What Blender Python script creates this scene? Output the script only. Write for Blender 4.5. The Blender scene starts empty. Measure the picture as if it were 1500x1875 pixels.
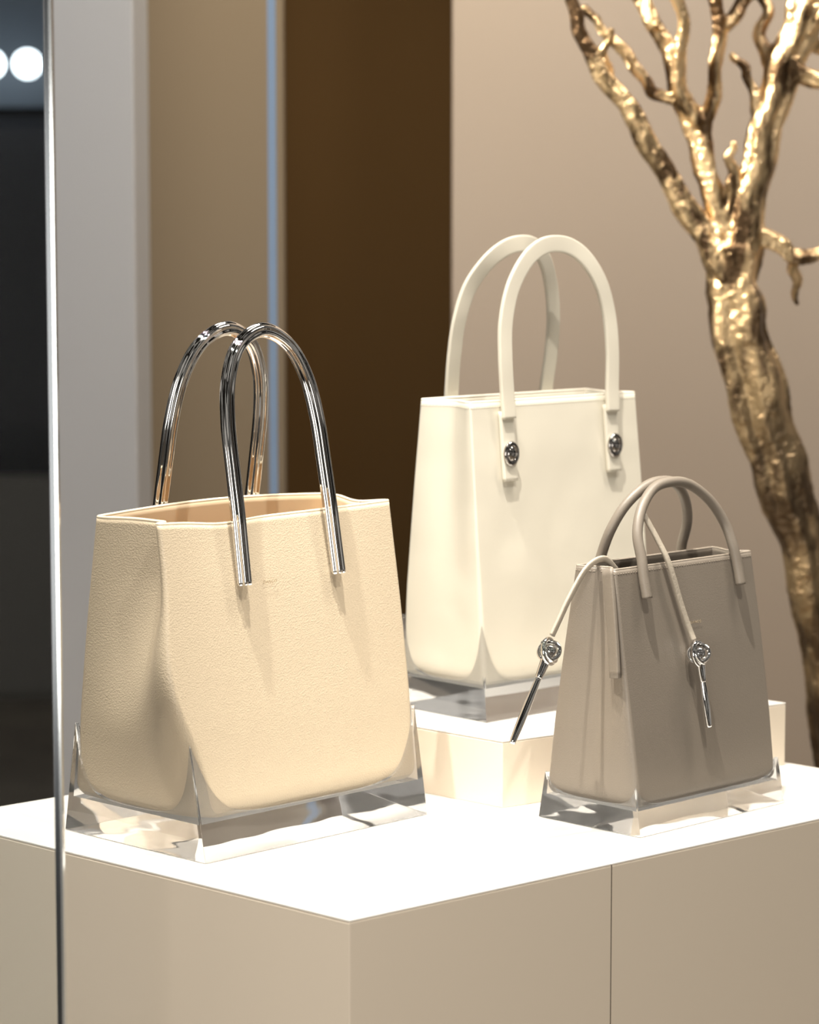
import bpy, bmesh, math, random
from mathutils import Vector, Matrix
random.seed(4)
S=bpy.context.scene
S.view_settings.view_transform='Standard'
COL=S.collection

# ---------------------------------------------------------------- materials
def mat(name,color,rough=.5,metal=0.,**k):
    m=bpy.data.materials.new(name); m.use_nodes=True
    nt=m.node_tree; b=nt.nodes['Principled BSDF']
    b.inputs['Base Color'].default_value=(*color,1)
    b.inputs['Roughness'].default_value=rough
    b.inputs['Metallic'].default_value=metal
    for a,v in k.items():
        b.inputs[a.replace('_',' ')].default_value=v
    return m
def bump(m,scale,strength,dist=.001,kind='VORONOI',coord='Object',detail=5):
    nt=m.node_tree; b=nt.nodes['Principled BSDF']
    tc=nt.nodes.new('ShaderNodeTexCoord')
    if kind=='VORONOI':
        t=nt.nodes.new('ShaderNodeTexVoronoi'); t.inputs['Scale'].default_value=scale; out=t.outputs['Distance']
    else:
        t=nt.nodes.new('ShaderNodeTexNoise'); t.inputs['Scale'].default_value=scale; t.inputs['Detail'].default_value=detail; out=t.outputs['Fac']
    nt.links.new(tc.outputs[coord],t.inputs['Vector'])
    bp=nt.nodes.new('ShaderNodeBump'); bp.inputs['Strength'].default_value=strength; bp.inputs['Distance'].default_value=dist
    nt.links.new(out,bp.inputs['Height']); nt.links.new(bp.outputs['Normal'],b.inputs['Normal'])
def mottle(m,c1,c2,scale,detail=4,lo=.35,hi=.65,stretch=(1,1,1)):
    nt=m.node_tree; b=nt.nodes['Principled BSDF']
    tc=nt.nodes.new('ShaderNodeTexCoord'); t=nt.nodes.new('ShaderNodeTexNoise')
    mp=nt.nodes.new('ShaderNodeMapping'); mp.inputs['Scale'].default_value=stretch
    t.inputs['Scale'].default_value=scale; t.inputs['Detail'].default_value=detail
    r=nt.nodes.new('ShaderNodeValToRGB')
    r.color_ramp.elements[0].position=lo; r.color_ramp.elements[1].position=hi
    r.color_ramp.elements[0].color=(*c1,1); r.color_ramp.elements[1].color=(*c2,1)
    nt.links.new(tc.outputs['Object'],mp.inputs['Vector']); nt.links.new(mp.outputs['Vector'],t.inputs['Vector']); nt.links.new(t.outputs['Fac'],r.inputs['Fac'])
    nt.links.new(r.outputs['Color'],b.inputs['Base Color']); return r,t
M={}
M['cream']=mat('cream_leather',(.59,.49,.355),.42); bump(M['cream'],480,.55,.0005)
M['cream_edge']=mat('cream_edge',(.74,.635,.47),.4)
M['white']=mat('ivory_leather',(.70,.655,.55),.26); bump(M['white'],9,.35,.012,'NOISE',detail=1)
M['white_edge']=mat('ivory_edge',(.76,.71,.60),.4)
M['taupe']=mat('taupe_leather',(.228,.194,.157),.42); bump(M['taupe'],600,.3,.0004)
M['taupe_edge']=mat('taupe_edge',(.34,.29,.235),.4)
M['taupe_strap']=mat('taupe_strap',(.44,.385,.31),.5); bump(M['taupe_strap'],300,.5,.001,'NOISE')
M['chrome']=mat('polished_chrome',(.74,.73,.72),.03,1.)
M['dchrome']=mat('smoked_chrome',(.45,.43,.41),.1,1.)
M['acrylic']=mat('clear_acrylic',(.90,.905,.91),.0,0,Transmission_Weight=.95,IOR=1.37); bump(M['acrylic'],12,.22,.004,'NOISE',detail=0)
M['lining']=mat('cream_lining',(.80,.63,.43),.7)
M['glass']=mat('clear_glass',(.93,.96,.97),.0,0,Transmission_Weight=1.,IOR=1.05)
M['print']=mat('foil_print',(.42,.33,.21),.5)
M['platform']=mat('lacquered_plinth',(.84,.735,.60),.4)
M['joint']=mat('dark_joint',(.22,.18,.14),.6)  # dark taupe colour of the seam strip
M['topglow']=mat('white_top_glow',(.62,.595,.55),.35,0,Emission_Color=(1,.95,.86,1),Emission_Strength=.22)  # white tops with added glow, standing in for strong light from above
M['wallr']=mat('taupe_plaster',(.52,.435,.355),.8); bump(M['wallr'],30,.1,.002,'NOISE')
M['brown']=mat('dark_bronze_panel',(.14,.08,.03),.7,0,Specular_IOR_Level=.15)
M['mid']=mat('umber_panel',(.27,.215,.15),.6,0,Specular_IOR_Level=.2)
M['grey']=mat('pale_grey_panel',(.50,.50,.51),.5)
M['floor']=mat('floor_stone',(.25,.21,.17),.4); mottle(M['floor'],(.2,.17,.14),(.3,.26,.21),3)
M['night']=mat('night_facade',(.012,.015,.022),.5)
M['nightb']=mat('night_tone_pale',(.13,.16,.20),.5)  # paler step of the light-to-dark gradient painted across the street view
M['nightc']=mat('night_tone_low',(.16,.15,.135),.5)
M['blue']=mat('blue_glass_edge',(.20,.28,.40),.5,0,Emission_Color=(.35,.5,.75,1),Emission_Strength=.12)  # weak blue glow added to brighten the glass edge, no lamp there
M['steel']=mat('dark_steel_edge',(.10,.11,.12),.2,.9)
M['bright']=mat('bright_steel_edge',(.8,.85,.88),.15,.9)
M['lamp']=mat('street_lamp_glow',(1,1,1),.5,0,Emission_Color=(.85,.95,1,1),Emission_Strength=5)
# gilded bark: gold leaf on the crown thinning out to brown bark down the trunk
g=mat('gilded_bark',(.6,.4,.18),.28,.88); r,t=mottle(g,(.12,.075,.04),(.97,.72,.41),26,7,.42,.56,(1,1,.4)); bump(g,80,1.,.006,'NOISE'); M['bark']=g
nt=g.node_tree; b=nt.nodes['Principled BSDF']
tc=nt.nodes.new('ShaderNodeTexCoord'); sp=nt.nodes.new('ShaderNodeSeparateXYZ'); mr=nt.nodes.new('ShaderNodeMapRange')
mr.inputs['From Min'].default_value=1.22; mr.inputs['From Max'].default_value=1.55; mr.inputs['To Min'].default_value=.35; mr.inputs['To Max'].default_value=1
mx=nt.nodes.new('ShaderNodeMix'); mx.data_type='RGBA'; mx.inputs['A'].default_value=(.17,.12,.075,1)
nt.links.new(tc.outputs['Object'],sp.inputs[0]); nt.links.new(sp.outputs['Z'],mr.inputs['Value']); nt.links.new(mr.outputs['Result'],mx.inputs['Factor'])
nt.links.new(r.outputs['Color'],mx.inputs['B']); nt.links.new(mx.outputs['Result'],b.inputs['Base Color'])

# ---------------------------------------------------------------- helpers
def obj(name,me,m=None,parent=None,smooth=True):
    o=bpy.data.objects.new(name,me); COL.objects.link(o)
    if m: me.materials.append(m)
    if parent: o.parent=parent
    if smooth and hasattr(me,'polygons'):
        for p in me.polygons: p.use_smooth=True
    return o
def mesh(name,vs,fs,m=None,parent=None,smooth=True):
    me=bpy.data.meshes.new(name); me.from_pydata([tuple(v) for v in vs],[],fs); me.update()
    bm=bmesh.new(); bm.from_mesh(me); bmesh.ops.recalc_face_normals(bm,faces=bm.faces); bm.to_mesh(me); bm.free()
    return obj(name,me,m,parent,smooth)
def bevel(o,w,seg=3,ang=30):
    b=o.modifiers.new('bevel','BEVEL'); b.width=w; b.segments=seg; b.limit_method='ANGLE'; b.angle_limit=math.radians(ang)
    return o
def prism(name,poly,z0,z1,m,parent=None,bv=0):
    n=len(poly); vs=[(x,y,z0) for x,y in poly]+[(x,y,z1) for x,y in poly]
    fs=[tuple(range(n))[::-1],tuple(range(n,2*n))]+[(i,(i+1)%n,n+(i+1)%n,n+i) for i in range(n)]
    o=mesh(name,vs,fs,m,parent,False)
    if bv: bevel(o,bv)
    return o
def box(name,x0,x1,y0,y1,z0,z1,m,parent=None,bv=0):
    return prism(name,[(x0,y0),(x1,y0),(x1,y1),(x0,y1)],z0,z1,m,parent,bv)
def empty(name,loc,rz):
    e=bpy.data.objects.new(name,None); COL.objects.link(e); e.location=loc; e.rotation_euler=(0,0,math.radians(rz)); e.empty_display_size=.05
    return e
def catmull(P,n=10):
    P=[Vector(p) for p in P]; Q=[P[0]*2-P[1]]+P+[P[-1]*2-P[-2]]; out=[]
    for i in range(1,len(Q)-2):
        a,b,c,d=Q[i-1],Q[i],Q[i+1],Q[i+2]
        for k in range(n):
            t=k/n
            out.append(.5*((2*b)+(c-a)*t+(2*a-5*b+4*c-d)*t*t+(3*b-a-3*c+d)*t**3))
    out.append(P[-1]); return out
def sweep(name,P,prof,m,parent,B=(0,1,0),n=10,scale=None):
    pts=catmull(P,n) if n else [Vector(p) for p in P]
    Bv=Vector(B); vs=[]; K=len(prof); L=len(pts)
    for i,p in enumerate(pts):
        T=(pts[min(i+1,L-1)]-pts[max(i-1,0)]).normalized()
        N=Bv.cross(T).normalized(); C=T.cross(N)
        s=scale(i/(L-1)) if scale else 1
        for a,b in prof: vs.append(p+N*a*s+C*b*s)
    fs=[]
    for i in range(L-1):
        for k in range(K):
            fs.append((i*K+k,i*K+(k+1)%K,(i+1)*K+(k+1)%K,(i+1)*K+k))
    fs.append(tuple(range(K))); fs.append(tuple(range((L-1)*K,L*K)))
    return mesh(name,vs,fs,m,parent)
def circ(r,n=20,fl=0,k=0): return [(r*(1+fl*math.cos(k*2*math.pi*i/n))*math.cos(2*math.pi*i/n),r*(1+fl*math.cos(k*2*math.pi*i/n))*math.sin(2*math.pi*i/n)) for i in range(n)]
def sup(a,b,e=4,n=28):
    o=[]
    for i in range(n):
        t=2*math.pi*i/n; c,s=math.cos(t),math.sin(t)
        o.append((a*math.copysign(abs(c)**(2/e),c),b*math.copysign(abs(s)**(2/e),s)))
    return o
def tube(name,P,r,m,parent,cyclic=False,res=4):
    cu=bpy.data.curves.new(name,'CURVE'); cu.dimensions='3D'; cu.bevel_depth=r; cu.bevel_resolution=res; cu.use_fill_caps=True
    if P and not isinstance(P[0],list): P=[P]
    for seg in P:
        sp=cu.splines.new('POLY'); sp.points.add(len(seg)-1)
        for i,p in enumerate(seg): sp.points[i].co=(*p,1)
        sp.use_cyclic_u=cyclic; sp.use_smooth=True
    o=bpy.data.objects.new(name,cu); COL.objects.link(o); cu.materials.append(m); o.parent=parent; return o
def torus(name,R,r,loc,rot,m,parent,sc=(1,1,1)):
    vs=[];fs=[];A=40;Bn=14
    for i in range(A):
        for j in range(Bn):
            a=2*math.pi*i/A;b=2*math.pi*j/Bn
            vs.append(((R+r*math.cos(b))*math.cos(a),(R+r*math.cos(b))*math.sin(a),r*math.sin(b)))
    for i in range(A):
        for j in range(Bn): fs.append((i*Bn+j,((i+1)%A)*Bn+j,((i+1)%A)*Bn+(j+1)%Bn,i*Bn+(j+1)%Bn))
    o=mesh(name,vs,fs,m,parent); o.location=loc; o.rotation_euler=rot; o.scale=sc; return o
def ball(name,r,loc,m,parent=None,sc=(1,1,1)):
    me=bpy.data.meshes.new(name); bm=bmesh.new(); bmesh.ops.create_uvsphere(bm,u_segments=32,v_segments=20,radius=r); bm.to_mesh(me); bm.free()
    o=obj(name,me,m,parent); o.location=loc; o.scale=sc; return o
def lerp(a,b,t): return a+(b-a)*t
def sm(t): t=max(0,min(1,t)); return t*t*(3-2*t)

# ---------------------------------------------------------------- bag pieces
def ringpts(w,d,rb,rl,rr,gx,uv,by,nf=44,nc=18,ns=40):
    """rounded rectangle; rl=(rx,ry) front-left corner, rr front-right corner, rb rear corners; gx gusset depth, valley at uv (0 rear..1 front)"""
    P=[]; hw,hd=w/2,d/2; rb=min(rb,hd*.9)
    lx,ly=rl[0],min(rl[1],hd*1.2); qx,qy=rr[0],min(rr[1],hd*1.2)
    def arc(cx,cy,a,b,a0):
        for i in range(nc):
            t=a0+math.pi/2*i/nc; P.append((cx+a*math.cos(t),cy+b*math.sin(t)))
    def dent(u): return gx*(sm(u/uv) if u<uv else sm((1-u)/(1-uv)))
    for i in range(nf):
        u=i/nf; P.append((lerp(-hw+lx,hw-qx,u),-hd-by*math.sin(math.pi*u)))
    arc(hw-qx,-hd+qy,qx,qy,-math.pi/2)
    for i in range(ns):
        u=i/ns; P.append((hw-dent(1-u),lerp(-hd+qy,hd-rb,u)))
    arc(hw-rb,hd-rb,rb,rb,0)
    for i in range(nf):
        u=i/nf; P.append((lerp(hw-rb,-hw+rb,u),hd+by*math.sin(math.pi*u)))
    arc(-hw+rb,hd-rb,rb,rb,math.pi/2)
    for i in range(ns):
        u=i/ns; P.append((-hw+dent(u),lerp(hd-rb,-hd+ly,u)))
    arc(-hw+lx,-hd+ly,lx,ly,math.pi)
    return P
def leather(parent,dims,z0,z1,rb,c0,c1,gus,gfun,uvs,bul,m,medge,lining,rim,inset,und,thick=.004,warp=None,cr=None,stitch=False):
    W,D=dims
    vs=[];K=None
    R=[(0,1),(.003,.55),(.008,.22),(.015,.05)]
    seq=[(z0+dz,ins*und) for dz,ins in R]+[(lerp(z0+.022,z1,i/50),0) for i in range(51)]
    for z,ins in seq:
        t=(z-z0)/(z1-z0); q=sm(t/.75)
        rl=(lerp(c0[0],c1[0],q),lerp(c0[1],c1[1],q))
        rr=rl if cr is None else (lerp(cr[0],c1[0],q),lerp(cr[1],c1[1],q))
        P=ringpts(W(z)-2*ins-2*inset*(1-sm(t/.35)),D(z)-2*ins-2*inset*(1-sm(t/.35)),lerp(rb[0],rb[1],q),rl,rr,gus*gfun(t),lerp(uvs[0],uvs[1],t),bul*math.sin(math.pi*t))
        if K is None: K=len(P)
        for x,y in P:
            if warp: x,y=warp(x,y,t,W(z),D(z))
            vs.append((x,y,z+rim(x,y)*sm((t-.75)/.25)))
    L=len(seq);fs=[]
    for i in range(L-1):
        for k in range(K): fs.append((i*K+k,i*K+(k+1)%K,(i+1)*K+(k+1)%K,(i+1)*K+k))
    fs.append(tuple(range(K))[::-1])
    o=mesh('leather_body',vs,fs,m,parent)
    o.data.materials.append(lining)
    s=o.modifiers.new('thickness','SOLIDIFY'); s.thickness=thick; s.offset=-1; s.material_offset=1; s.material_offset_rim=0
    top=vs[-K:]
    e=[]
    for k in range(K):
        p=Vector(top[k]); a=Vector(top[k-1]); b=Vector(top[(k+1)%K]); T=(b-a); T.z=0; T.normalize()
        n=Vector((-T.y,T.x,0)); e.append(p+n*thick*.5)
    tube('rim_piping',e,thick*.56,medge,parent,True)
    if stitch:
        row=[Vector(v) for v in vs[-2*K:-K]]; row.append(row[0]); segs=[]; acc=0; cur=[]
        for k in range(K):
            a,b=row[k],row[k+1]; n_=max(1,int((b-a).length/.0005))
            for j in range(n_):
                p=a.lerp(b,j/n_); acc+=(b-a).length/n_
                if acc%.0052<.0034: cur.append(p)
                elif cur:
                    if len(cur)>1: segs.append([cur[0],cur[len(cur)//2],cur[-1]])
                    cur=[]
        tube('top_stitching',segs,.00055,medge,parent,False,1)
    return o
def acrylic(parent,dims,slab,spike,sw,t,lip=.0):
    W,D=dims
    per=[]; n=44
    c=[(-1,-1),(1,-1),(1,1),(-1,1)]
    for s in range(4):
        a,b=c[s],c[(s+1)%4]
        for i in range(n):
            u=.5-.5*math.cos(math.pi*i/n)
            per.append((lerp(a[0],b[0],u),lerp(a[1],b[1],u)))
    K=len(per); rows=[[],[],[],[]]
    for sx,sy in per:
        dx=(1-abs(sx))*W(0)/2; dy=(1-abs(sy))*D(0)/2; dist=dx+dy
        h=slab+lip+spike*math.exp(-(dist/sw)**1.15)
        rows[0].append((sx*W(0)/2,sy*D(0)/2,.001))
        rows[1].append((sx*W(h)/2,sy*D(h)/2,h))
        tt=t*(.5+.5*math.exp(-(h-slab)/.05))
        rows[2].append((sx*(W(h)/2-tt),sy*(D(h)/2-tt),h-.0005))
        rows[3].append((sx*(W(slab)/2-t),sy*(D(slab)/2-t),slab-.003))
    vs=sum(rows,[]); fs=[tuple(range(K))[::-1]]
    for r in range(3):
        for k in range(K): fs.append((r*K+k,r*K+(k+1)%K,(r+1)*K+(k+1)%K,(r+1)*K+k))
    fs.append(tuple(range(3*K,4*K)))
    o=mesh('acrylic_base',vs,fs,M['acrylic'],parent,False)
    bevel(o,.0028,3,40)
    return o
def imprint(parent,txt,size,loc,tilt,m):
    cu=bpy.data.curves.new('imprint','FONT'); cu.body=txt; cu.size=size; cu.align_x='CENTER'; cu.extrude=.0001; cu.space_character=1.25
    o=bpy.data.objects.new('imprint',cu); COL.objects.link(o); cu.materials.append(m); o.parent=parent
    o.location=loc; o.rotation_euler=(math.radians(90-tilt),0,0); return o

# ================================================================ BAG 1 cream tote
b1=empty('cream_tote_bag',(-.2145,3.5736,.80),45.7)
H=.42
W1=lambda z: lerp(.398,.410,z/H); D1=lambda z: lerp(.278,.128,z/H)
def rim1(x,y):
    s=sm((y+.03)/.06)
    return lerp(-.005*math.exp(-((x+.10)/.05)**2)-.003*math.cos(x*8),.007*math.cos(x*8)+.001,s)
def warp1(x,y,t,w,d):
    # soft front-left flap of the front panel swelling outwards
    fx=math.exp(-(max(0,x+w/2)/.10)**2); fy=math.exp(-(max(0,y+d/2)/(.022+.07*(1-t)))**2)
    ex=.022*math.exp(-((t-.46)/.24)**2)
    return x-ex*fx*fy,y
leather(b1,(W1,D1),.049,H,(.018,.008),(.030,.085),(.005,.006),.030,lambda t:sm((t-.24)/.6),(.45,.80),.003,M['cream'],M['cream_edge'],M['lining'],rim1,.003,.012,warp=warp1,cr=(.014,.018))
acrylic(b1,(W1,D1),.050,.095,.026,.006,.002)
fl=circ(.0090,48,.14,6)
def handle1(name,s):
    pts=[(-.086,-.090,.335),(-.085,-.083,.38),(-.084,-.076,.425),(-.083,-.066,.48),(-.081,-.055,.54),(-.071,-.045,.594),(-.046,-.037,.637),(-.002,-.034,.656)]
    pts=pts+[(-x-.005,y,z) for x,y,z in pts[::-1][1:]]
    pts=[(x,y*s,z) for x,y,z in pts]
    sweep(name,pts,fl,M['chrome'],b1,n=10)
handle1('front_handle',1); handle1('rear_handle',-1)
imprint(b1,'DANCO',.0058,(-.036,-.0832,.333),-10,M['print'])

# ================================================================ BAG 2 ivory tote
b2=empty('ivory_tote_bag',(.176,3.985,.893),43)
H2=.449
W2=lambda z: lerp(.362,.344,z/H2); D2=lambda z: lerp(.190,.103,z/H2)
leather(b2,(W2,D2),.050,H2,(.010,.004),(.007,.010),(.003,.003),.016,lambda t:t**.8,(.5,.5),.002,M['white'],M['white_edge'],M['white'],lambda x,y:0,.003,.008,stitch=True)
acrylic(b2,(W2,D2),.050,.085,.018,.006,.002)
st=sup(.0122,.0034,8)
def handle2(name,s,ys,hx,top):
    zs=(.425,.46,.51,.56,.608,.645,.665,top); fx=(1,1.01,1.03,1,.86,.60,.31,0)
    pts=[(-hx*f,-y*s,z) for f,y,z in zip(fx,ys,zs)]
    pts=pts+[(-x,y,z) for x,y,z in pts[::-1][1:]]
    sweep(name,pts,st,M['white'],b2,n=12)
    for k,x in (('a',-hx),('b',hx)):
        P=[(x,s*-(D2(z)/2+.0055),z) for z in (.336,.36,.40,.435)]
        sweep(name+'_tab_'+k,P,sup(.0130,.0035,6),M['white'],b2,n=5)
        y=-(D2(.373)/2+.011)*s
        torus(name+'_stud_ring_'+k,.0115,.0034,(x,y,.375),(math.radians(90),0,0),M['dchrome'],b2,(1,1.2,1))
        ball(name+'_stud_'+k,.0095,(x,y,.375),M['dchrome'],b2,(1,.6,1.15))
handle2('front_handle',1,(.065,.062,.060,.057,.055,.053,.051,.050),.108,.671)
handle2('rear_handle',-1,(.065,.062,.055,.048,.040,.028,.020,.016),.098,.671)

# ================================================================ BAG 3 taupe
b3=empty('taupe_handbag',(.3445,3.649,.80),44.8)
H3=.345
W3=lambda z: lerp(.304,.286,z/H3); D3=lambda z: lerp(.179,.070,z/H3)
leather(b3,(W3,D3),.036,H3,(.010,.004),(.010,.020),(.004,.004),.014,lambda t:t**.7,(.5,.7),.003,M['taupe'],M['taupe_edge'],M['taupe'],lambda x,y:0,.002,.006,.003,stitch=True)
acrylic(b3,(W3,D3),.036,.026,.014,.005,.002)
hp=circ(.0070,20)
def handle3(name,s,hx,yt):
    pts=[(-hx,-.052,.305),(-hx,-.046,.33),(-hx+.002,-.040,.355),(-hx*.93,-.028,.388),(-hx*.72,-.018,.42),(-hx*.38,-.010,.443),(0,yt,.449)]
    pts=pts+[(-x,y,z) for x,y,z in pts[::-1][1:]]
    pts=[(x,y*s,z) for x,y,z in pts]
    sweep(name,pts,hp,M['taupe'],b3,n=10)
handle3('front_handle',1,.098,-.009); handle3('rear_handle',-1,.086,-.009)
imprint(b3,'DANCO',.0055,(.003,-.0515,.262),-9,M['print'])
sweep('gusset_tab',[(-.141,-.020,.345),(-.146,-.030,.30),(-.149,-.038,.25),(-.152,-.044,.205)],sup(.003,.011,5),M['taupe'],b3,B=(.3,1,0),n=5)
def charm(pref,P,top,tip):
    sweep(pref+'_strap',P,sup(.0042,.0026,3),M['taupe_strap'],b3,B=(0,1,.05),n=10)
    c=Vector(top); d=(Vector(tip)-c).normalized()
    ball(pref+'_knot_core',.0095,c,M['chrome'],b3)
    torus(pref+'_ring_a',.0160,.0031,c,(math.radians(80),0,math.radians(15)),M['chrome'],b3)
    torus(pref+'_ring_b',.0145,.0029,c,(math.radians(50),math.radians(35),0),M['chrome'],b3)
    torus(pref+'_ring_c',.0140,.0027,c,(math.radians(20),math.radians(-50),0),M['chrome'],b3)
    q=lambda t,o=0:c+d*t
    sweep(pref+'_ferrule',[q(.012),q(.020),q(.032),q(.038)],circ(.0070,18),M['chrome'],b3,B=(0,1,.2),n=4,scale=lambda t:1-.35*t)
    e=(Vector(tip)-c).length
    sweep(pref+'_rod',[q(.036),q(e*.55),q(e*.8),Vector(tip)],circ(.0048,14),M['chrome'],b3,B=(0,1,.2),n=6,scale=lambda t:.8+.3*math.sin(3*t))
charm('front_charm',[(-.068,-.018,.412),(-.055,-.034,.375),(-.047,-.046,.345),(-.033,-.056,.29),(-.024,-.063,.258),(-.021,-.068,.244)],(-.019,-.075,.226),(-.012,-.088,.128))
charm('side_charm',[(-.100,.000,.338),(-.122,.003,.355),(-.155,.004,.345),(-.185,.006,.31),(-.203,.008,.282),(-.215,.010,.262)],(-.220,.010,.242),(-.283,.017,.128))

# ================================================================ plinths
P0=[(-.069,3.063),(.76,3.781),(.185,4.335),(-.642,3.601)]
pf=empty('display_platform',(0,0,0),0)
prism('plinth_body',P0,0,.797,M['platform'],pf,.002)
prism('glow_top',P0,.7975,.80,M['topglow'],pf,.001)
sx,sy=.2525,3.3425
prism('cabinet_joint',[(sx-.0008,sy-.0019),(sx+.0006,sy-.0007),(sx+.001,sy+.002),(sx-.001,sy+.002)],0,.797,M['joint'],pf)
A=Vector((.1266,3.66)); a=Vector((-.728,.686))*.40; b=Vector((.82,.572))*.52
R0=[tuple(A),tuple(A+b),tuple(A+b+a),tuple(A+a)]
rs=empty('display_riser',(0,0,0),0)
prism('riser_body',R0,.80,.8905,M['platform'],rs,.0015)
prism('glow_top',R0,.891,.893,M['topglow'],rs,.0008)

# ================================================================ tree
def tree():
    T=[ [((.84,.0),.055),((.80,.4),.045),((.733,.754),.040),((.696,.98),.040),((.649,1.13),.043),((.611,1.252),.048),((.573,1.393),.050),((.559,1.487),.042),((.555,1.553),.040)],
    [((.55,1.505),.034),((.503,1.572),.023),((.437,1.675),.018),((.376,1.779),.016),((.315,1.863),.014),((.282,1.938),.012),((.268,2.01),.010)],
    [((.555,1.52),.03),((.517,1.656),.018),((.47,1.788),.015),((.437,1.9),.014),((.376,2.0),.012)],
    [((.455,1.80),.012),((.414,1.816),.010),((.385,1.863),.010),((.334,1.92),.009),((.30,1.96),.008)],
    [((.54,1.58),.018),((.505,1.70),.014),((.517,1.807),.012),((.526,1.9),.012),((.517,2.02),.012)],
    [((.526,1.91),.012),((.564,1.957),.012),((.602,2.01),.011)],
    [((.558,1.50),.038),((.585,1.647),.028),((.611,1.76),.028),((.639,1.863),.031),((.672,1.948),.031),((.69,2.04),.030)],
    [((.639,1.863),.020),((.686,1.835),.015),((.74,1.835),.012)],
    [((.649,1.92),.016),((.705,1.891),.013),((.76,1.93),.011)],
    [((.57,1.575),.024),((.62,1.562),.015),((.658,1.534),.013),((.705,1.539),.011),((.75,1.555),.010)],
    [((.653,1.534),.012),((.663,1.497),.009),((.667,1.452),.004)],
    [((.63,1.84),.014),((.60,1.90),.011),((.61,1.96),.010),((.58,2.02),.009)],
    [((.34,1.83),.010),((.33,1.88),.008),((.345,1.92),.006)],
    [((.49,1.76),.015),((.455,1.84),.012),((.462,1.92),.011),((.43,2.02),.010)],
    [((.67,1.95),.015),((.72,1.99),.012),((.77,2.0),.010)],
    [((.55,1.60),.016),((.555,1.66),.012),((.545,1.70),.008),((.552,1.73),.004)],
    [((.61,1.74),.013),((.59,1.80),.009),((.575,1.85),.009),((.55,1.88),.007)],
    [((.415,1.92),.010),((.40,1.97),.008),((.41,2.02),.007)],
    [((.66,1.90),.012),((.70,1.945),.009),((.73,1.96),.008),((.76,1.98),.007)],
    ]
    vs=[];fs=[];K=24
    DY=[0,-.02,.03,.05,.0,.03,.01,-.03,.05,-.01,.02,.04,-.03,-.05,.02,-.03,.02,.03,-.05]
    for bi,br in enumerate(T):
        dy=DY[bi]
        ctl=[Vector((p[0],4.7+dy*(i/(len(br)-1)),p[1])) for i,(p,r) in enumerate(br)]
        pts=catmull(ctl,10); L=len(pts); base=len(vs)
        for i,p in enumerate(pts):
            f=i/10; k=min(int(f),len(br)-2); r=lerp(br[k][1],br[k+1][1],f-k)
            r*=1+.04*math.sin(i*.5+bi)
            p=p+Vector((.003*math.sin(i*.6+bi*2),0,0))
            Tn=(pts[min(i+1,L-1)]-pts[max(i-1,0)]).normalized(); N=Vector((0,1,0)).cross(Tn).normalized(); C=Tn.cross(N)
            for j in range(K):
                a=2*math.pi*j/K; rr=r*(1+.12*math.sin(3*a+i*.07+bi)+.09*math.sin(5*a-i*.08)+.06*math.sin(8*a+i*.05))
                vs.append(p+N*rr*math.cos(a)+C*rr*math.sin(a))
        for i in range(L-1):
            for j in range(K): fs.append((base+i*K+j,base+i*K+(j+1)%K,base+(i+1)*K+(j+1)%K,base+(i+1)*K+j))
        fs.append(tuple(range(base,base+K))); fs.append(tuple(range(base+(L-1)*K,base+L*K)))
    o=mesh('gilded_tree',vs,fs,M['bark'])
    rm=o.modifiers.new('remesh','REMESH'); rm.mode='VOXEL'; rm.voxel_size=.003; rm.use_smooth_shade=True
    tx=bpy.data.textures.new('bark_relief','CLOUDS'); tx.noise_scale=.03; tx.noise_depth=4
    d=o.modifiers.new('bark','DISPLACE'); d.texture=tx; d.strength=.006; d.mid_level=.5
tree()

# ================================================================ room
box('floor',-4,4,-1,10,-.05,0,M['floor'])
box('wall_right',.0875,2.6,5.6,5.7,0,3.2,M['wallr'])
box('wall_back',-.6,.6,6.4,6.5,0,3.2,M['brown'])
box('wall_partition',-.62,-.272,5.95,6.02,0,3.2,M['mid'])
box('wall_column',-.70,-.53,5.3,5.6,0,3.2,M['grey'],None,.004)
box('wall_far',-5,3,10,10.1,0,4.5,M['night'])
box('glass_fin',-.2675,-.2525,5.2,5.215,0,3.2,M['blue'])
sf=empty('street_tone_bands',(0,0,0),0)  # light-to-dark gradient of the street view, put into coloured bands
box('pale_tone_band',-5,-.9,9.2,9.3,1.97,2.10,M['nightb'],sf)
box('dark_tone_band',-5,-.9,9.25,9.35,.9,1.97,M['night'],sf)
box('upper_band',-5,-.9,9.25,9.35,2.10,2.9,M['nightb'],sf)
box('low_tone_band',-5,-.9,9.0,9.1,0,.75,M['nightc'],sf)
sl=empty('street_lamps',(0,0,0),0)
for i,(x,z) in enumerate(((-1.245,2.10),(-1.365,2.10),(-1.53,2.10))): ball('lamp_%d'%i,.045,(x,9.0,z),M['lamp'],sl)
wp=empty('window_1',(0,0,0),0)
box('pane',-1.6,-.3955,2.998,3.006,0,2.6,M['glass'],wp)
box('edge_dark',-.3955,-.3905,2.990,3.014,0,2.6,M['steel'],wp)
box('edge_bright',-.3905,-.3875,2.992,3.012,0,2.6,M['bright'],wp)

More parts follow.
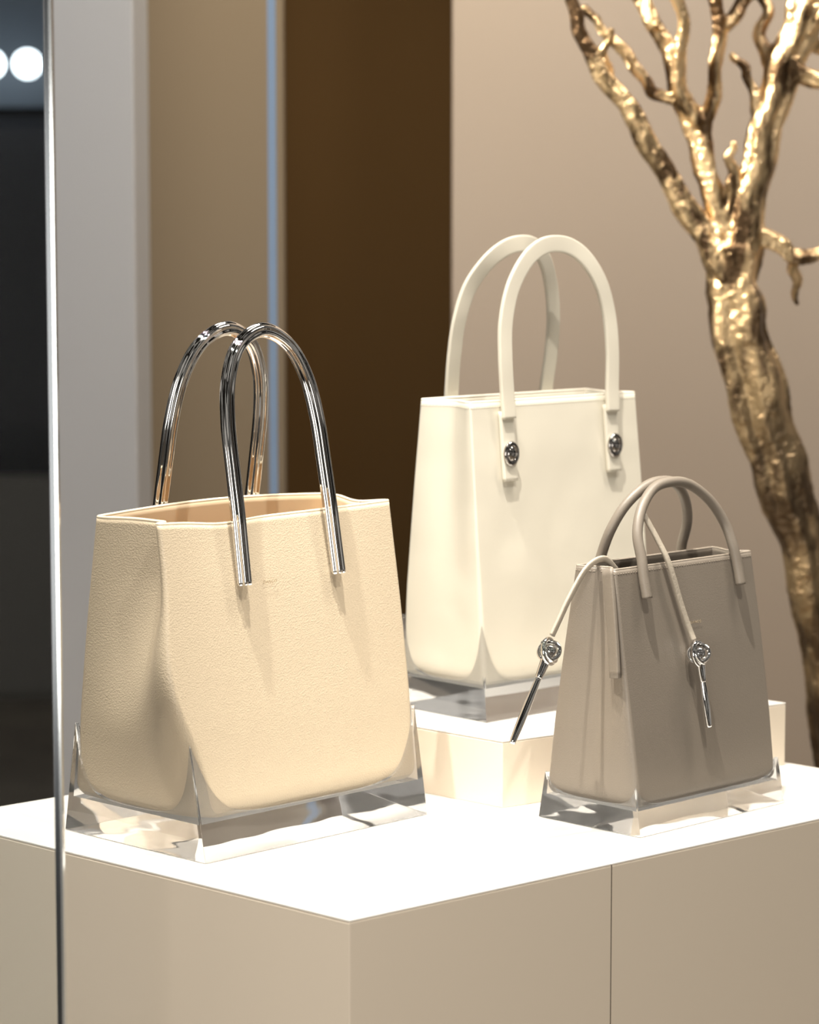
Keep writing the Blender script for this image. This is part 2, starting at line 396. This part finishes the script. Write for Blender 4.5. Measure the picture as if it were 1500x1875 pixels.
# ================================================================ light
w=bpy.data.worlds.new('World'); S.world=w; w.use_nodes=True
nt=w.node_tree; bg=nt.nodes['Background']; bg.inputs[1].default_value=.32
tc=nt.nodes.new('ShaderNodeTexCoord'); nz=nt.nodes.new('ShaderNodeTexNoise'); nz.inputs['Scale'].default_value=4.2; nz.inputs['Detail'].default_value=2
rp=nt.nodes.new('ShaderNodeValToRGB'); rp.color_ramp.elements[0].position=.50; rp.color_ramp.elements[1].position=.58
rp.color_ramp.elements[0].color=(.03,.026,.022,1); rp.color_ramp.elements[1].color=(1.5,1.4,1.26,1)
nt.links.new(tc.outputs['Generated'],nz.inputs['Vector']); nt.links.new(nz.outputs['Fac'],rp.inputs['Fac']); nt.links.new(rp.outputs['Color'],bg.inputs['Color'])
def look(o,t): o.rotation_euler=(Vector(t)-o.location).to_track_quat('-Z','Y').to_euler()
def area(name,loc,tgt,sx,sy,e,c):
    l=bpy.data.lights.new(name,'AREA'); l.shape='RECTANGLE'; l.size=sx; l.size_y=sy; l.energy=e; l.color=c
    o=bpy.data.objects.new(name,l); COL.objects.link(o); o.location=loc; look(o,tgt); return o
def spot(name,loc,tgt,e,c,ang,blend,rad):
    l=bpy.data.lights.new(name,'SPOT'); l.energy=e; l.color=c; l.spot_size=math.radians(ang); l.spot_blend=blend; l.shadow_soft_size=rad
    o=bpy.data.objects.new(name,l); COL.objects.link(o); o.location=loc; look(o,tgt); return o
spot('ceiling_downlight',(-.74,3.14,4.0),(-.20,3.50,1.0),590,(1,.945,.85),30,.8,.03)
spot('ceiling_downlight.001',(-.06,3.06,4.0),(.26,3.70,1.0),500,(1,.945,.85),32,.8,.03)
spot('key_track_spot',(.85,1.95,3.75),(.05,3.65,1.0),160,(1,.945,.85),40,.6,.04)
spot('tree_track_spot',(-1.2,4.3,3.0),(.52,4.7,1.65),820,(1,.90,.72),26,.5,.03)
area('fill_area',(-.6,.6,1.2),(0,3.2,.3),1.2,1.2,30,(1,.94,.86))  # unseen fill, added to lift the upright plinth faces
area('wall_wash',(1.3,4.0,3.9),(.9,5.6,1.2),1.6,.3,90,(1,.91,.80))  # unseen fill, added to brighten the walls
spot('bronze_wash',(-.1,5.0,3.6),(-.12,6.4,.9),105,(1,.84,.6),54,1,.2)
spot('column_wash',(-.9,3.9,3.4),(-.62,5.3,1.4),38,(.88,.94,1),50,.9,.2)

# ================================================================ camera
cd=bpy.data.cameras.new('Camera'); cam=bpy.data.objects.new('Camera',cd); COL.objects.link(cam); S.camera=cam
cam.location=(0,0,1.60); cam.rotation_euler=(math.radians(90-6.136),0,0)
cd.sensor_width=36; cd.lens=96; cd.clip_start=.05; cd.clip_end=60
cd.dof.use_dof=True; cd.dof.focus_distance=3.5; cd.dof.aperture_fstop=4.0
